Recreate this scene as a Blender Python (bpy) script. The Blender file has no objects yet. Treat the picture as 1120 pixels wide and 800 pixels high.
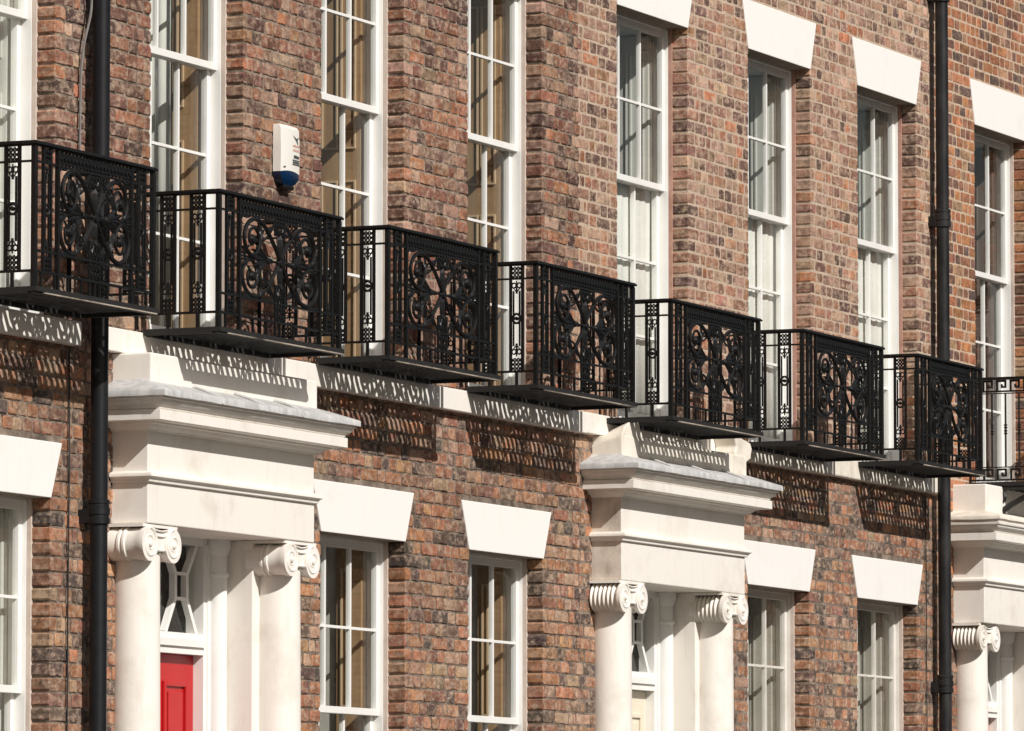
import bpy, math, random
import numpy as np
from mathutils import Vector, Matrix

SC = bpy.context.scene
COL = SC.collection
PI = math.pi
rnd = random.Random(11)

# ------------------------------------------------------------------ materials
def new_mat(name):
    m = bpy.data.materials.new(name); m.use_nodes = True
    nt = m.node_tree
    b = nt.nodes['Principled BSDF']
    return m, nt, b

def N(nt, typ, **kw):
    n = nt.nodes.new(typ)
    for k, v in kw.items():
        setattr(n, k, v)
    return n

def objcoord(nt, scale=(1, 1, 1)):
    tc = N(nt, 'ShaderNodeNewGeometry')
    mp = N(nt, 'ShaderNodeMapping'); mp.inputs['Scale'].default_value = scale
    nt.links.new(tc.outputs['Position'], mp.inputs['Vector'])
    return mp.outputs['Vector']

def noise(nt, vec, scale, detail=4, rough=.55):
    n = N(nt, 'ShaderNodeTexNoise')
    n.inputs['Scale'].default_value = scale
    n.inputs['Detail'].default_value = detail
    n.inputs['Roughness'].default_value = rough
    nt.links.new(vec, n.inputs['Vector'])
    return n.outputs['Fac']

def ramp(nt, fac, stops):
    r = N(nt, 'ShaderNodeValToRGB')
    els = r.color_ramp.elements
    while len(els) < len(stops): els.new(.5)
    for e, (p, c) in zip(els, stops):
        e.position = p
        e.color = c if len(c) == 4 else (*c, 1)
    nt.links.new(fac, r.inputs['Fac'])
    return r.outputs['Color']

def mix(nt, fac, a, b, blend='MIX'):
    m = N(nt, 'ShaderNodeMix', data_type='RGBA', blend_type=blend)
    if isinstance(fac, (int, float)): m.inputs[0].default_value = fac
    else: nt.links.new(fac, m.inputs[0])
    for i, v in ((6, a), (7, b)):
        if isinstance(v, tuple): m.inputs[i].default_value = v if len(v) == 4 else (*v, 1)
        else: nt.links.new(v, m.inputs[i])
    return m.outputs[2]

def bump(nt, b, h, strength, dist):
    n = N(nt, 'ShaderNodeBump')
    n.inputs['Strength'].default_value = strength
    n.inputs['Distance'].default_value = dist
    nt.links.new(h, n.inputs['Height'])
    nt.links.new(n.outputs['Normal'], b.inputs['Normal'])

def mat_simple(name, c1, c2, rough=.6, scale=8, bstr=.15, bdist=.004, bscale=60, metallic=0, spec=.5,
               stretch=(1, 1, 1), lo=.3, hi=.75):
    m, nt, b = new_mat(name)
    v = objcoord(nt, stretch)
    f = noise(nt, v, scale, 6, .6)
    nt.links.new(ramp(nt, f, [(lo, c1), (hi, c2)]), b.inputs['Base Color'])
    b.inputs['Roughness'].default_value = rough
    b.inputs['Metallic'].default_value = metallic
    b.inputs['Specular IOR Level'].default_value = spec
    if bstr:
        bump(nt, b, noise(nt, objcoord(nt), bscale, 4, .6), bstr, bdist)
    return m

def mat_brick(name, pale, soot, palef, sootf):
    """brick colour comes per brick from the attribute; smears of lime, soot blooms and pitting are added"""
    m, nt, b = new_mat(name)
    at = N(nt, 'ShaderNodeAttribute'); at.attribute_name = 'bcol'
    v = objcoord(nt)
    # offset noise per brick so that neighbours do not continue each other's marks
    off = N(nt, 'ShaderNodeVectorMath', operation='SCALE'); off.inputs['Scale'].default_value = 37.0
    nt.links.new(at.outputs['Color'], off.inputs[0])
    add = N(nt, 'ShaderNodeVectorMath', operation='ADD')
    nt.links.new(v, add.inputs[0]); nt.links.new(off.outputs[0], add.inputs[1])
    vb = add.outputs[0]
    st = N(nt, 'ShaderNodeMapping'); st.inputs['Scale'].default_value = (.75, 1, 1.15)
    nt.links.new(vb, st.inputs['Vector'])
    n1 = noise(nt, st.outputs['Vector'], 21, 6, .7)       # streaky smear
    n2 = noise(nt, vb, 9, 3, .5)                            # broad tone
    n3 = noise(nt, vb, 55, 4, .7)                           # grain
    big = noise(nt, v, .7, 3, .5)                           # wall-wide weathering
    tone = ramp(nt, n2, [(.3, (.62, .6, .6)), (.7, (1.3, 1.25, 1.2))])
    c = mix(nt, 1.0, at.outputs['Color'], tone, 'MULTIPLY')
    gr = ramp(nt, n3, [(.32, (.55, .52, .5)), (.62, (1.15, 1.15, 1.15))])
    c = mix(nt, .85, c, gr, 'MULTIPLY')
    pf = ramp(nt, n1, [(.47, (0, 0, 0)), (.64, (palef,) * 3)])
    c = mix(nt, pf, c, pale)
    st2 = N(nt, 'ShaderNodeMapping'); st2.inputs['Location'].default_value = (3.7, 9.1, 5.3)
    st2.inputs['Scale'].default_value = (.8, 1, 1.1)
    nt.links.new(vb, st2.inputs['Vector'])
    n4 = noise(nt, st2.outputs['Vector'], 19, 6, .7)
    sf = ramp(nt, n4, [(.5, (0, 0, 0)), (.68, (sootf,) * 3)])
    c = mix(nt, sf, c, soot)
    wf = ramp(nt, big, [(.35, (.82, .8, .78)), (.7, (1.12, 1.12, 1.12))])
    c = mix(nt, 1.0, c, wf, 'MULTIPLY')
    nt.links.new(c, b.inputs['Base Color'])
    b.inputs['Roughness'].default_value = .9
    b.inputs['Specular IOR Level'].default_value = .2
    hm = N(nt, 'ShaderNodeMath', operation='ADD')
    nt.links.new(n3, hm.inputs[0]); nt.links.new(n1, hm.inputs[1])
    bump(nt, b, hm.outputs[0], .55, .005)
    return m

M = {}
M['brick_old'] = mat_brick('weathered_brick', (.49, .355, .265), (.05, .038, .033), .8, .66)
M['brick_pale'] = mat_brick('pale_pointed_brick', (.55, .395, .29), (.06, .045, .038), .85, .55)
M['brick_red'] = mat_brick('red_brick', (.43, .27, .17), (.05, .035, .03), .45, .55)
M['mortar_old'] = mat_simple('sooty_mortar', (.10, .08, .063), (.38, .30, .235), .95, 9, .8, .006, 50, spec=.1, lo=.36, hi=.66)
M['mortar_pale'] = mat_simple('pale_mortar', (.40, .30, .22), (.60, .47, .365), .95, 8, .7, .006, 60, spec=.1)
M['mortar_red'] = mat_simple('light_mortar', (.42, .31, .22), (.62, .48, .36), .95, 8, .7, .006, 60, spec=.1)

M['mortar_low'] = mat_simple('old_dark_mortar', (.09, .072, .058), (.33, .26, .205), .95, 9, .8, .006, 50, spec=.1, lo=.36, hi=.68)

def mat_stone(name, base, stain, stainamt, rough=.65, lo=.56):
    m, nt, b = new_mat(name)
    v = objcoord(nt)
    f = noise(nt, v, 2.4, 6, .62)
    g = noise(nt, objcoord(nt, (7, 7, 1.2)), 2.0, 4, .6)
    c = mix(nt, ramp(nt, f, [(lo, (0, 0, 0)), (.82, (stainamt,) * 3)]), base, stain)
    c = mix(nt, ramp(nt, g, [(.55, (0, 0, 0)), (.8, (stainamt * .5,) * 3)]), c, stain)
    nt.links.new(c, b.inputs['Base Color'])
    b.inputs['Roughness'].default_value = rough
    b.inputs['Specular IOR Level'].default_value = .3
    bump(nt, b, noise(nt, v, 45, 5, .6), .25, .004)
    return m
M['stone'] = mat_stone('cream_painted_stone', (.82, .775, .71), (.55, .47, .38), .75, lo=.53)
M['stone_old'] = mat_stone('flaking_painted_stone', (.80, .74, .64), (.36, .29, .22), .85, lo=.5)
M['stone_stained'] = mat_stone('stained_flaking_stone', (.70, .62, .53), (.13, .10, .08), 1.0, .85, lo=.45)
M['stone_crack'] = mat_simple('soot_filled_crack', (.03, .024, .02), (.07, .055, .045), .95, 20)
M['lintel'] = mat_stone('white_painted_stone', (.85, .825, .785), (.70, .65, .58), .5)
M['brown_stone'] = mat_simple('dark_brown_stone', (.20, .155, .115), (.33, .27, .21), .9, 6, .4, .005, 30)
M['lead'] = mat_simple('lead_sheet', (.38, .375, .37), (.66, .65, .63), .6, 16, .25, .004, 35, metallic=.0, stretch=(1, 1, .4))
M['timber'] = mat_simple('white_gloss_paint', (.80, .785, .745), (.86, .85, .82), .35, 5, .06, .002, 30)
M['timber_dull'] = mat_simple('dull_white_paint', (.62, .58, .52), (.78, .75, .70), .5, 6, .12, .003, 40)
M['mastic'] = mat_simple('reddish_mastic', (.36, .19, .14), (.50, .30, .23), .8, 12)
M['mastic_pale'] = mat_simple('pale_mastic', (.52, .42, .36), (.66, .56, .48), .8, 12)
M['iron'] = mat_simple('black_painted_iron', (.0045, .0043, .0041), (.0115, .0108, .0102), .42, 40, .35, .003, 90, spec=.35)
M['grating'] = mat_simple('tarred_boards', (.005, .0045, .004), (.017, .0155, .0135), .8, 14, .5, .004, 50, stretch=(.5, 9, 9))
M['pale_edge'] = mat_simple('patchy_pale_edge', (.03, .026, .022), (.42, .36, .29), .8, 3.5, .3, .003, 40, stretch=(1, 4, 4), lo=.34, hi=.6)
M['pipe'] = mat_simple('black_pipe_paint', (.008, .0085, .010), (.013, .0135, .0155), .45, 14, .2, .003, 40, spec=.3)
M['pipe_worn'] = mat_simple('worn_black_pipe_paint', (.009, .009, .0095), (.042, .040, .039), .5, 9, .3, .003, 40, spec=.3, stretch=(1, 1, .4), lo=.4, hi=.8)
M['cable'] = mat_simple('grey_cable', (.16, .15, .145), (.24, .22, .21), .6, 10)
M['cable_black'] = mat_simple('black_cable', (.01, .01, .01), (.02, .02, .02), .6, 10)
M['red'] = mat_simple('red_gloss_paint', (.46, .009, .011), (.50, .013, .015), .4, 5, .05, .002, 40)
M['cream_door'] = mat_simple('cream_door_paint', (.72, .65, .51), (.77, .71, .58), .4, 5, .05, .002, 40)
M['pink_door'] = mat_simple('faded_pink_door_paint', (.50, .24, .19), (.56, .29, .23), .45, 5, .05, .002, 40)
M['brass'] = mat_simple('brass', (.6, .42, .15), (.7, .5, .2), .3, 10, 0, metallic=1)
M['wood'] = mat_simple('varnished_shutter_wood', (.33, .20, .108), (.48, .315, .18), .5, 5, .1, .002, 60, stretch=(4, 4, .5))
M['wood_light'] = mat_simple('pale_shutter_moulding', (.55, .40, .25), (.64, .48, .32), .45, 6)
M['white_shutter'] = mat_simple('off_white_shutter_paint', (.60, .59, .55), (.70, .69, .65), .5, 4)
M['dark_shutter'] = mat_simple('plum_brown_shutter', (.16, .115, .10), (.24, .18, .155), .5, 5, stretch=(4, 4, .5))
M['curtain_white'] = mat_simple('white_curtain_cloth', (.66, .64, .60), (.74, .72, .68), .9, 5, .1)
M['curtain_grey'] = mat_simple('stone_grey_curtain_cloth', (.42, .39, .34), (.52, .48, .43), .9, 5, .1)
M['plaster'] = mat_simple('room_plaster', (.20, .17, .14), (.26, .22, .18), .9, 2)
M['floorboards'] = mat_simple('floorboards', (.16, .09, .05), (.22, .13, .07), .6, 3)
M['plastic'] = mat_simple('white_alarm_plastic', (.80, .77, .70), (.83, .80, .74), .35, 4, 0)
M['blue'] = mat_simple('blue_alarm_lens', (.002, .014, .045), (.003, .024, .075), .25, 4, 0)
M['ink_dark'] = mat_simple('dark_print', (.05, .06, .06), (.09, .10, .10), .6, 9, 0)
M['ink_red'] = mat_simple('faded_red_print', (.62, .34, .27), (.70, .44, .36), .6, 9, 0)
M['slate'] = mat_simple('roof_slate', (.06, .065, .075), (.12, .125, .14), .7, 4)
M['asphalt'] = mat_simple('asphalt', (.04, .04, .042), (.065, .064, .062), .9, 6, .5, .01, 60)
M['paving'] = mat_simple('paving_stone', (.13, .118, .104), (.19, .174, .155), .85, 1.5, .3, .006, 30)
M['earth'] = mat_simple('open_ground', (.09, .085, .07), (.15, .135, .11), .95, .3)

def mat_glass():
    m = bpy.data.materials.new('old_window_glass'); m.use_nodes = True
    nt = m.node_tree; nt.nodes.clear()
    out = N(nt, 'ShaderNodeOutputMaterial')
    tr = N(nt, 'ShaderNodeBsdfTransparent'); tr.inputs['Color'].default_value = (.93, .95, .93, 1)
    gl = N(nt, 'ShaderNodeBsdfGlossy'); gl.inputs['Roughness'].default_value = .0
    lw = N(nt, 'ShaderNodeLayerWeight'); lw.inputs['Blend'].default_value = .5
    pw = N(nt, 'ShaderNodeMath', operation='POWER'); pw.inputs[1].default_value = 5
    nt.links.new(lw.outputs['Facing'], pw.inputs[0])
    fr = N(nt, 'ShaderNodeMath', operation='MULTIPLY_ADD'); fr.inputs[1].default_value = .9; fr.inputs[2].default_value = .06
    nt.links.new(pw.outputs[0], fr.inputs[0])
    mx = N(nt, 'ShaderNodeMixShader')
    bp = N(nt, 'ShaderNodeBump'); bp.inputs['Strength'].default_value = .25; bp.inputs['Distance'].default_value = .01
    nt.links.new(noise(nt, objcoord(nt), 5, 2, .5), bp.inputs['Height'])
    nt.links.new(bp.outputs['Normal'], gl.inputs['Normal'])
    nt.links.new(fr.outputs[0], mx.inputs[0]); nt.links.new(tr.outputs[0], mx.inputs[1]); nt.links.new(gl.outputs[0], mx.inputs[2])
    nt.links.new(mx.outputs[0], out.inputs['Surface'])
    return m
M['glass'] = mat_glass()

# ------------------------------------------------------------------ mesh helpers
class MB:
    def __init__(s): s.v = []; s.f = []; s.m = []
    def add(s, vs, fs, mi=0):
        o = len(s.v); s.v += [tuple(p) for p in vs]
        for f in fs: s.f.append(tuple(i + o for i in f)); s.m.append(mi)
    def box(s, x0, x1, y0, y1, z0, z1, mi=0):
        s.add([(x0, y0, z0), (x1, y0, z0), (x1, y1, z0), (x0, y1, z0), (x0, y0, z1), (x1, y0, z1), (x1, y1, z1), (x0, y1, z1)],
              [(0, 3, 2, 1), (4, 5, 6, 7), (0, 1, 5, 4), (1, 2, 6, 5), (2, 3, 7, 6), (3, 0, 4, 7)], mi)
    def prism_y(s, poly, y0, y1, mi=0):          # poly in x,z extruded along y
        n = len(poly)
        vs = [(x, y0, z) for x, z in poly] + [(x, y1, z) for x, z in poly]
        fs = [tuple(range(n)), tuple(range(2 * n - 1, n - 1, -1))] + [(i, i + n, (i + 1) % n + n, (i + 1) % n) for i in range(n)]
        s.add(vs, fs, mi)
    def prism_x(s, poly, x0, x1, mi=0):          # poly in y,z extruded along x
        n = len(poly)
        vs = [(x0, y, z) for y, z in poly] + [(x1, y, z) for y, z in poly]
        fs = [tuple(range(n)), tuple(range(2 * n - 1, n - 1, -1))] + [(i, i + n, (i + 1) % n + n, (i + 1) % n) for i in range(n)]
        s.add(vs, fs, mi)
    def tube(s, pts, r, sides=6, mi=0, flat=1.0, axis=None, caps=True):
        """round bar along a polyline; r may be a list; flat<1 squashes it along axis"""
        P = [Vector(p) for p in pts]; n = len(P)
        rs = r if isinstance(r, (list, tuple)) else [r] * n
        vs = []; up = Vector(axis) if axis else None
        prev = None
        for i in range(n):
            t = (P[min(i + 1, n - 1)] - P[max(i - 1, 0)])
            if t.length < 1e-9: t = Vector((0, 0, 1))
            t.normalize()
            ref = up if up else (prev if prev else (Vector((0, 0, 1)) if abs(t.z) < .9 else Vector((1, 0, 0))))
            a = ref - t * ref.dot(t)
            if a.length < 1e-6: a = Vector((1, 0, 0)) - t * t.x
            a.normalize(); b = t.cross(a)
            prev = a
            for k in range(sides):
                an = 2 * PI * (k + .5) / sides
                vs.append(P[i] + a * (math.cos(an) * rs[i] * flat) + b * (math.sin(an) * rs[i]))
        fs = []
        for i in range(n - 1):
            for k in range(sides):
                k2 = (k + 1) % sides
                fs.append((i * sides + k, i * sides + k2, (i + 1) * sides + k2, (i + 1) * sides + k))
        if caps:
            fs.append(tuple(range(sides))[::-1]); fs.append(tuple((n - 1) * sides + k for k in range(sides)))
        s.add(vs, fs, mi)
    def lathe(s, prof, cx, cy, n=32, mi=0, a0=0, a1=2 * PI):     # prof: (r,z)
        full = abs(a1 - a0 - 2 * PI) < 1e-6
        cnt = n if full else n + 1
        vs = []
        for r, z in prof:
            for k in range(cnt):
                a = a0 + (a1 - a0) * k / n
                vs.append((cx + r * math.cos(a), cy + r * math.sin(a), z))
        fs = []
        for i in range(len(prof) - 1):
            for k in range(n):
                k2 = (k + 1) % cnt
                fs.append((i * cnt + k, i * cnt + k2, (i + 1) * cnt + k2, (i + 1) * cnt + k))
        fs.append(tuple(range(cnt))[::-1]); fs.append(tuple((len(prof) - 1) * cnt + k for k in range(cnt)))
        s.add(vs, fs, mi)
    def lathe_y(s, prof, cx, cz, n=28, mi=0):     # prof: (r,y): a turned piece whose axis runs into the wall
        vs = []
        for r, y in prof:
            for k in range(n):
                a = 2 * PI * k / n
                vs.append((cx + r * math.cos(a), y, cz + r * math.sin(a)))
        fs = []
        for i in range(len(prof) - 1):
            for k in range(n):
                k2 = (k + 1) % n
                fs.append((i * n + k, (i + 1) * n + k, (i + 1) * n + k2, i * n + k2))
        fs.append(tuple(range(n))); fs.append(tuple((len(prof) - 1) * n + k for k in range(n))[::-1])
        s.add(vs, fs, mi)
    def ring_sweep(s, prof, xl, xr, yf, yback=0.0, mi=0, closed=True, wob=0, seg=1, rs=None):
        """moulding profile (projection e, height z) carried round left side, front and right side with mitres"""
        def path(e):
            c = [(xl - e, yback), (xl - e, yf - e), (xr + e, yf - e), (xr + e, yback)]
            out = []
            for i in range(3):
                k = seg if i == 1 else max(1, seg // 5)
                for j in range(k):
                    t = j / k
                    out.append((c[i][0] + (c[i + 1][0] - c[i][0]) * t, c[i][1] + (c[i + 1][1] - c[i][1]) * t))
            out.append(c[3]); return out
        vs = []; npth = None
        for pi_, (e, z) in enumerate(prof):
            p = path(e); npth = len(p)
            for q, (x, y) in enumerate(p):
                w = (rs.uniform(-wob, wob) if (wob and rs) else 0)
                vs.append((x, y, z + w))
        fs = []
        n = len(prof)
        for i in range(n if closed else n - 1):
            i2 = (i + 1) % n
            for k in range(npth - 1):
                fs.append((i * npth + k, i2 * npth + k, i2 * npth + k + 1, i * npth + k + 1))
        if closed:
            fs.append(tuple(i * npth for i in range(n))); fs.append(tuple(i * npth + npth - 1 for i in range(n))[::-1])
        s.add(vs, fs, mi)
    def build(s, name, mats, parent=None, smooth=False, bevel=0, loc=None, kind=None, angle=None):
        me = bpy.data.meshes.new(name)
        me.from_pydata(s.v, [], s.f); 
        if not isinstance(mats, (list, tuple)): mats = [mats]
        for m in mats: me.materials.append(m)
        if len(mats) > 1: me.polygons.foreach_set('material_index', s.m)
        me.validate(); 
        import bmesh
        bm = bmesh.new(); bm.from_mesh(me); bmesh.ops.recalc_face_normals(bm, faces=bm.faces); bm.to_mesh(me); bm.free()
        if smooth:
            me.polygons.foreach_set('use_smooth', [True] * len(me.polygons))
            me.set_sharp_from_angle(angle=math.radians(angle or 40))
        me.update()
        o = bpy.data.objects.new(name, me); COL.objects.link(o)
        if loc: o.location = loc
        if bevel:
            b = o.modifiers.new('edge_wear', 'BEVEL'); b.width = bevel; b.segments = 2; b.limit_method = 'ANGLE'
        if parent: o.parent = parent
        if kind: o['kind'] = kind
        return o

def tag(o, label, cat, group=None):
    o['label'] = label; o['category'] = cat
    if group: o['group'] = group
    return o
def thing(name, loc, label, cat, group=None):
    o = bpy.data.objects.new(name, None); COL.objects.link(o); o.location = loc; o.empty_display_size = .2
    return tag(o, label, cat, group)
def copy_tree(o, parent=None):
    c = o.copy(); COL.objects.link(c)
    if parent: c.parent = parent
    for ch in list(o.children): copy_tree(ch, c)
    return c

# ------------------------------------------------------------------ heights shared by the whole terrace (metres above the road)
BAND0, BAND1, BANDY = 4.705, 4.842, -.06
G_LINT, F_LINT = (3.845, 4.155), (7.645, 7.995)
COURSE = .083
G_WIN = (1.72, 3.845)        # ground-floor window opening
F_WIN = (4.845, 7.645)       # first-floor window opening, down to the balcony floor

# ------------------------------------------------------------------ brickwork: every brick is its own little worn block in the wall mesh
PAL_OLD = [((0.277, 0.129, 0.087), 5), ((0.179, 0.096, 0.074), 4.5), ((0.346, 0.168, 0.101), 3.5), ((0.404, 0.174, 0.095), 1.6), ((0.118, 0.073, 0.062), 3.2), ((0.423, 0.279, 0.208), 2.6), ((0.294, 0.179, 0.130), 4), ((0.493, 0.337, 0.250), 1)]
PAL_PALE = [((0.348, 0.188, 0.131), 4), ((0.258, 0.147, 0.112), 3.5), ((0.425, 0.225, 0.138), 2.5), ((0.164, 0.103, 0.087), 4), ((0.473, 0.318, 0.233), 3.5), ((0.380, 0.247, 0.180), 4.5), ((0.477, 0.206, 0.112), 1.3)]
PAL_LOW = [((.36, .178, .108), 5), ((.42, .205, .112), 3.2), ((.27, .142, .10), 3.4), ((.16, .108, .088), 3), ((.105, .084, .074), 2.6), ((.41, .27, .185), 3), ((.45, .25, .145), 1.2)]
PAL_RED = [((0.408, 0.174, 0.096), 5), ((0.504, 0.222, 0.108), 3.4), ((0.288, 0.138, 0.096), 3.2), ((0.204, 0.118, 0.096), 3), ((0.144, 0.102, 0.096), 2), ((0.432, 0.276, 0.180), 2.2)]

def pick(pal, r):
    t = r.uniform(0, sum(w for _, w in pal))
    for c, w in pal:
        t -= w
        if t <= 0: break
    k = r.uniform(.82, 1.2)
    return tuple(max(.01, q * k * r.uniform(.93, 1.07)) for q in c)

def brick_wall(parent, X0, X1, Z0, Z1, openings, lintels, bmat, mmat, rec, jit, pal_hi, pal_lo, seed, vis, gap, thick=.62):
    r = random.Random(seed)
    V = []; F = []; MI = []; C = []
    def put(x0, x1, z0, z1, deep, hi, col):
        yb = deep
        yf = r.uniform(-jit, jit)
        o = len(V)
        if not hi:
            for y, ins in ((yb, 0), (yf, .0)):
                V.extend([(x0, y, z0), (x1, y, z0), (x1, y, z1), (x0, y, z1)])
            F.extend([(o + 4, o + 5, o + 6, o + 7)] + [(o + i, o + (i + 1) % 4, o + 4 + (i + 1) % 4, o + 4 + i) for i in range(4)])
            C.extend([col] * 8)
            return
        nx = 4 if x1 - x0 > .15 else 2
        ring = []
        cc = [r.uniform(.004, .014 + jit) for _ in range(4)]
        # outline: each corner is knocked off, each edge wanders a little
        ring.append((x0 + cc[0], z0)); 
        for k in range(1, nx): ring.append((x0 + (x1 - x0) * k / nx, z0 + r.uniform(-.001, .004)))
        ring.append((x1 - cc[1], z0)); ring.append((x1, z0 + cc[1])); ring.append((x1 + r.uniform(-.003, .001), (z0 + z1) / 2)); ring.append((x1, z1 - cc[2]))
        ring.append((x1 - cc[2], z1))
        for k in range(nx - 1, 0, -1): ring.append((x0 + (x1 - x0) * k / nx, z1 - r.uniform(-.001, .004)))
        ring.append((x0 + cc[3], z1)); ring.append((x0, z1 - cc[3])); ring.append((x0 + r.uniform(-.001, .003), (z0 + z1) / 2)); ring.append((x0, z0 + cc[0]))
        n = len(ring); mx, mz = (x0 + x1) / 2, (z0 + z1) / 2
        for x, z in ring: V.append((x, yb, z))
        for x, z in ring: V.append((x, yf + .003 + r.uniform(0, .002), z))
        ins = .0045
        tilt = r.uniform(-jit, jit) * .6
        for x, z in ring:
            V.append((x + ins * (1 if x < mx else -1), yf + r.uniform(-.0012, .0012) + tilt * (x - mx) / (x1 - x0) * 2, z + ins * (1 if z < mz else -1)))
        V.append((mx, yf - .001, mz))
        for a in (0, n):
            for i in range(n):
                j = (i + 1) % n
                F.append((o + a + i, o + a + j, o + a + n + j, o + a + n + i))
        for i in range(n):
            F.append((o + 2 * n + i, o + 2 * n + (i + 1) % n, o + 3 * n))
        C.extend([col] * (3 * n + 1))
    nrow = int((Z1 - Z0) / COURSE)
    for row in range(nrow):
        z0 = Z0 + row * COURSE; zc = z0 + COURSE / 2
        def tooth(x):
            return x + (.088 if row % 2 else -.088) + .02 * math.sin(row * 2.7 + x)
        iv = [(tooth(X0), tooth(X1), False, False)]
        def cut(a, b, rev):
            nonlocal iv
            out = []
            for p, q, fl, fr in iv:
                if b <= p or a >= q: out.append((p, q, fl, fr)); continue
                if a > p: out.append((p, a, fl, rev))
                if b < q: out.append((b, q, rev, fr))
            iv = out
        for (xl, xr, oz0, oz1) in openings:
            if oz0 < zc < oz1: cut(xl, xr, True)
        for (xlb, xrb, xlt, xrt, lz0, lz1) in lintels:
            if lz0 - .01 < zc < lz1 + .01:
                t = min(1, max(0, (zc - lz0) / (lz1 - lz0)))
                cut(xlb + (xlt - xlb) * t + .004, xrb + (xrt - xrb) * t - .004, False)
        off = (row % 2) * .176 + r.uniform(-.022, .012)
        per = .352
        for p, q, fl, fr in iv:
            segs = []
            k = math.floor((p - off) / per) - 1
            while True:
                a = off + k * per
                if a > q: break
                sh = r.uniform(-.008, .008)
                if r.random() < .28:
                    cut_ = a + r.uniform(.09, .145); segs.append((a, cut_)); segs.append((cut_, a + .234 + sh))
                else: segs.append((a, a + .234 + sh))
                segs.append((a + .234 + sh, a + per)); k += 1
            cl = []
            for a, b in segs:
                a, b = max(a, p), min(b, q)
                if b - a > .003: cl.append([a, b])
            # join slivers to their neighbours
            i = 0
            while i < len(cl):
                if cl[i][1] - cl[i][0] < .05 and len(cl) > 1:
                    if i > 0: cl[i - 1][1] = cl[i][1]
                    else: cl[1][0] = cl[0][0]
                    cl.pop(i); continue
                i += 1
            for i, (a, b) in enumerate(cl):
                left = fl and i == 0; right = fr and i == len(cl) - 1
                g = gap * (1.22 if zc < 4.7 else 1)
                x0 = a + (0 if left else g + r.uniform(-.002, .002)); x1 = b - (0 if right else g + r.uniform(-.002, .002))
                deep = .112 if (left or right) else .014
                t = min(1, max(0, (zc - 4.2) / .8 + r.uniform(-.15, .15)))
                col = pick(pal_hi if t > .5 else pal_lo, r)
                hi = vis[0] < x1 and x0 < vis[1] and vis[2] < zc < vis[3]
                put(x0, x1, z0 + gap * .8 + r.uniform(-.002, .002), z0 + COURSE - gap * .8 + r.uniform(-.0015, .0015), deep, hi, (*col, 1))
    nb = len(F)
    # mortar body with the openings left out (a little wider than the bricks, so that joints stay sunk in the reveals too)
    e = .006 + rec * .9
    holes = [(a - e, b + e, c - .01, d + .012) for a, b, c, d in openings]
    xs = sorted({X0, X1, *[h[0] for h in holes], *[h[1] for h in holes]}); xs = [x for x in xs if X0 <= x <= X1]
    zs = sorted({Z0, Z1, 4.74, *[h[2] for h in holes], *[h[3] for h in holes]}); zs = [z for z in zs if Z0 <= z <= Z1]
    nx, nz = len(xs) - 1, len(zs) - 1
    solid = [[not any(h[0] < (xs[i] + xs[i + 1]) / 2 < h[1] and h[2] < (zs[j] + zs[j + 1]) / 2 < h[3] for h in holes) for j in range(nz)] for i in range(nx)]
    MS = []
    def quad(*ps):
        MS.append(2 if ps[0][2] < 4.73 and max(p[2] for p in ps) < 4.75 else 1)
        o = len(V); V.extend(ps); C.extend([(.3, .25, .2, 1)] * 4); F.append((o, o + 1, o + 2, o + 3))
    y0, y1 = rec, thick
    for i in range(nx):
        for j in range(nz):
            if not solid[i][j]: continue
            a, b, c, d = xs[i], xs[i + 1], zs[j], zs[j + 1]
            quad((a, y0, c), (b, y0, c), (b, y0, d), (a, y0, d)); quad((a, y1, d), (b, y1, d), (b, y1, c), (a, y1, c))
            if i == 0 or not solid[i - 1][j]: quad((a, y0, c), (a, y0, d), (a, y1, d), (a, y1, c))
            if i == nx - 1 or not solid[i + 1][j]: quad((b, y0, c), (b, y1, c), (b, y1, d), (b, y0, d))
            if j == 0 or not solid[i][j - 1]: quad((a, y0, c), (a, y1, c), (b, y1, c), (b, y0, c))
            if j == nz - 1 or not solid[i][j + 1]: quad((a, y0, d), (b, y0, d), (b, y1, d), (a, y1, d))
    me = bpy.data.meshes.new('wall'); me.from_pydata(V, [], F)
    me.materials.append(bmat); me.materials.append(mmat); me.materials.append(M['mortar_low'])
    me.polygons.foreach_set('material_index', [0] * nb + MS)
    at = me.color_attributes.new('bcol', 'FLOAT_COLOR', 'POINT')
    at.data.foreach_set('color', np.array(C, dtype=np.float32).ravel())
    import bmesh
    bm = bmesh.new(); bm.from_mesh(me); bmesh.ops.recalc_face_normals(bm, faces=bm.faces); bm.to_mesh(me); bm.free()
    me.update()
    o = bpy.data.objects.new('wall', me); COL.objects.link(o); o.parent = parent
    return o

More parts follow.
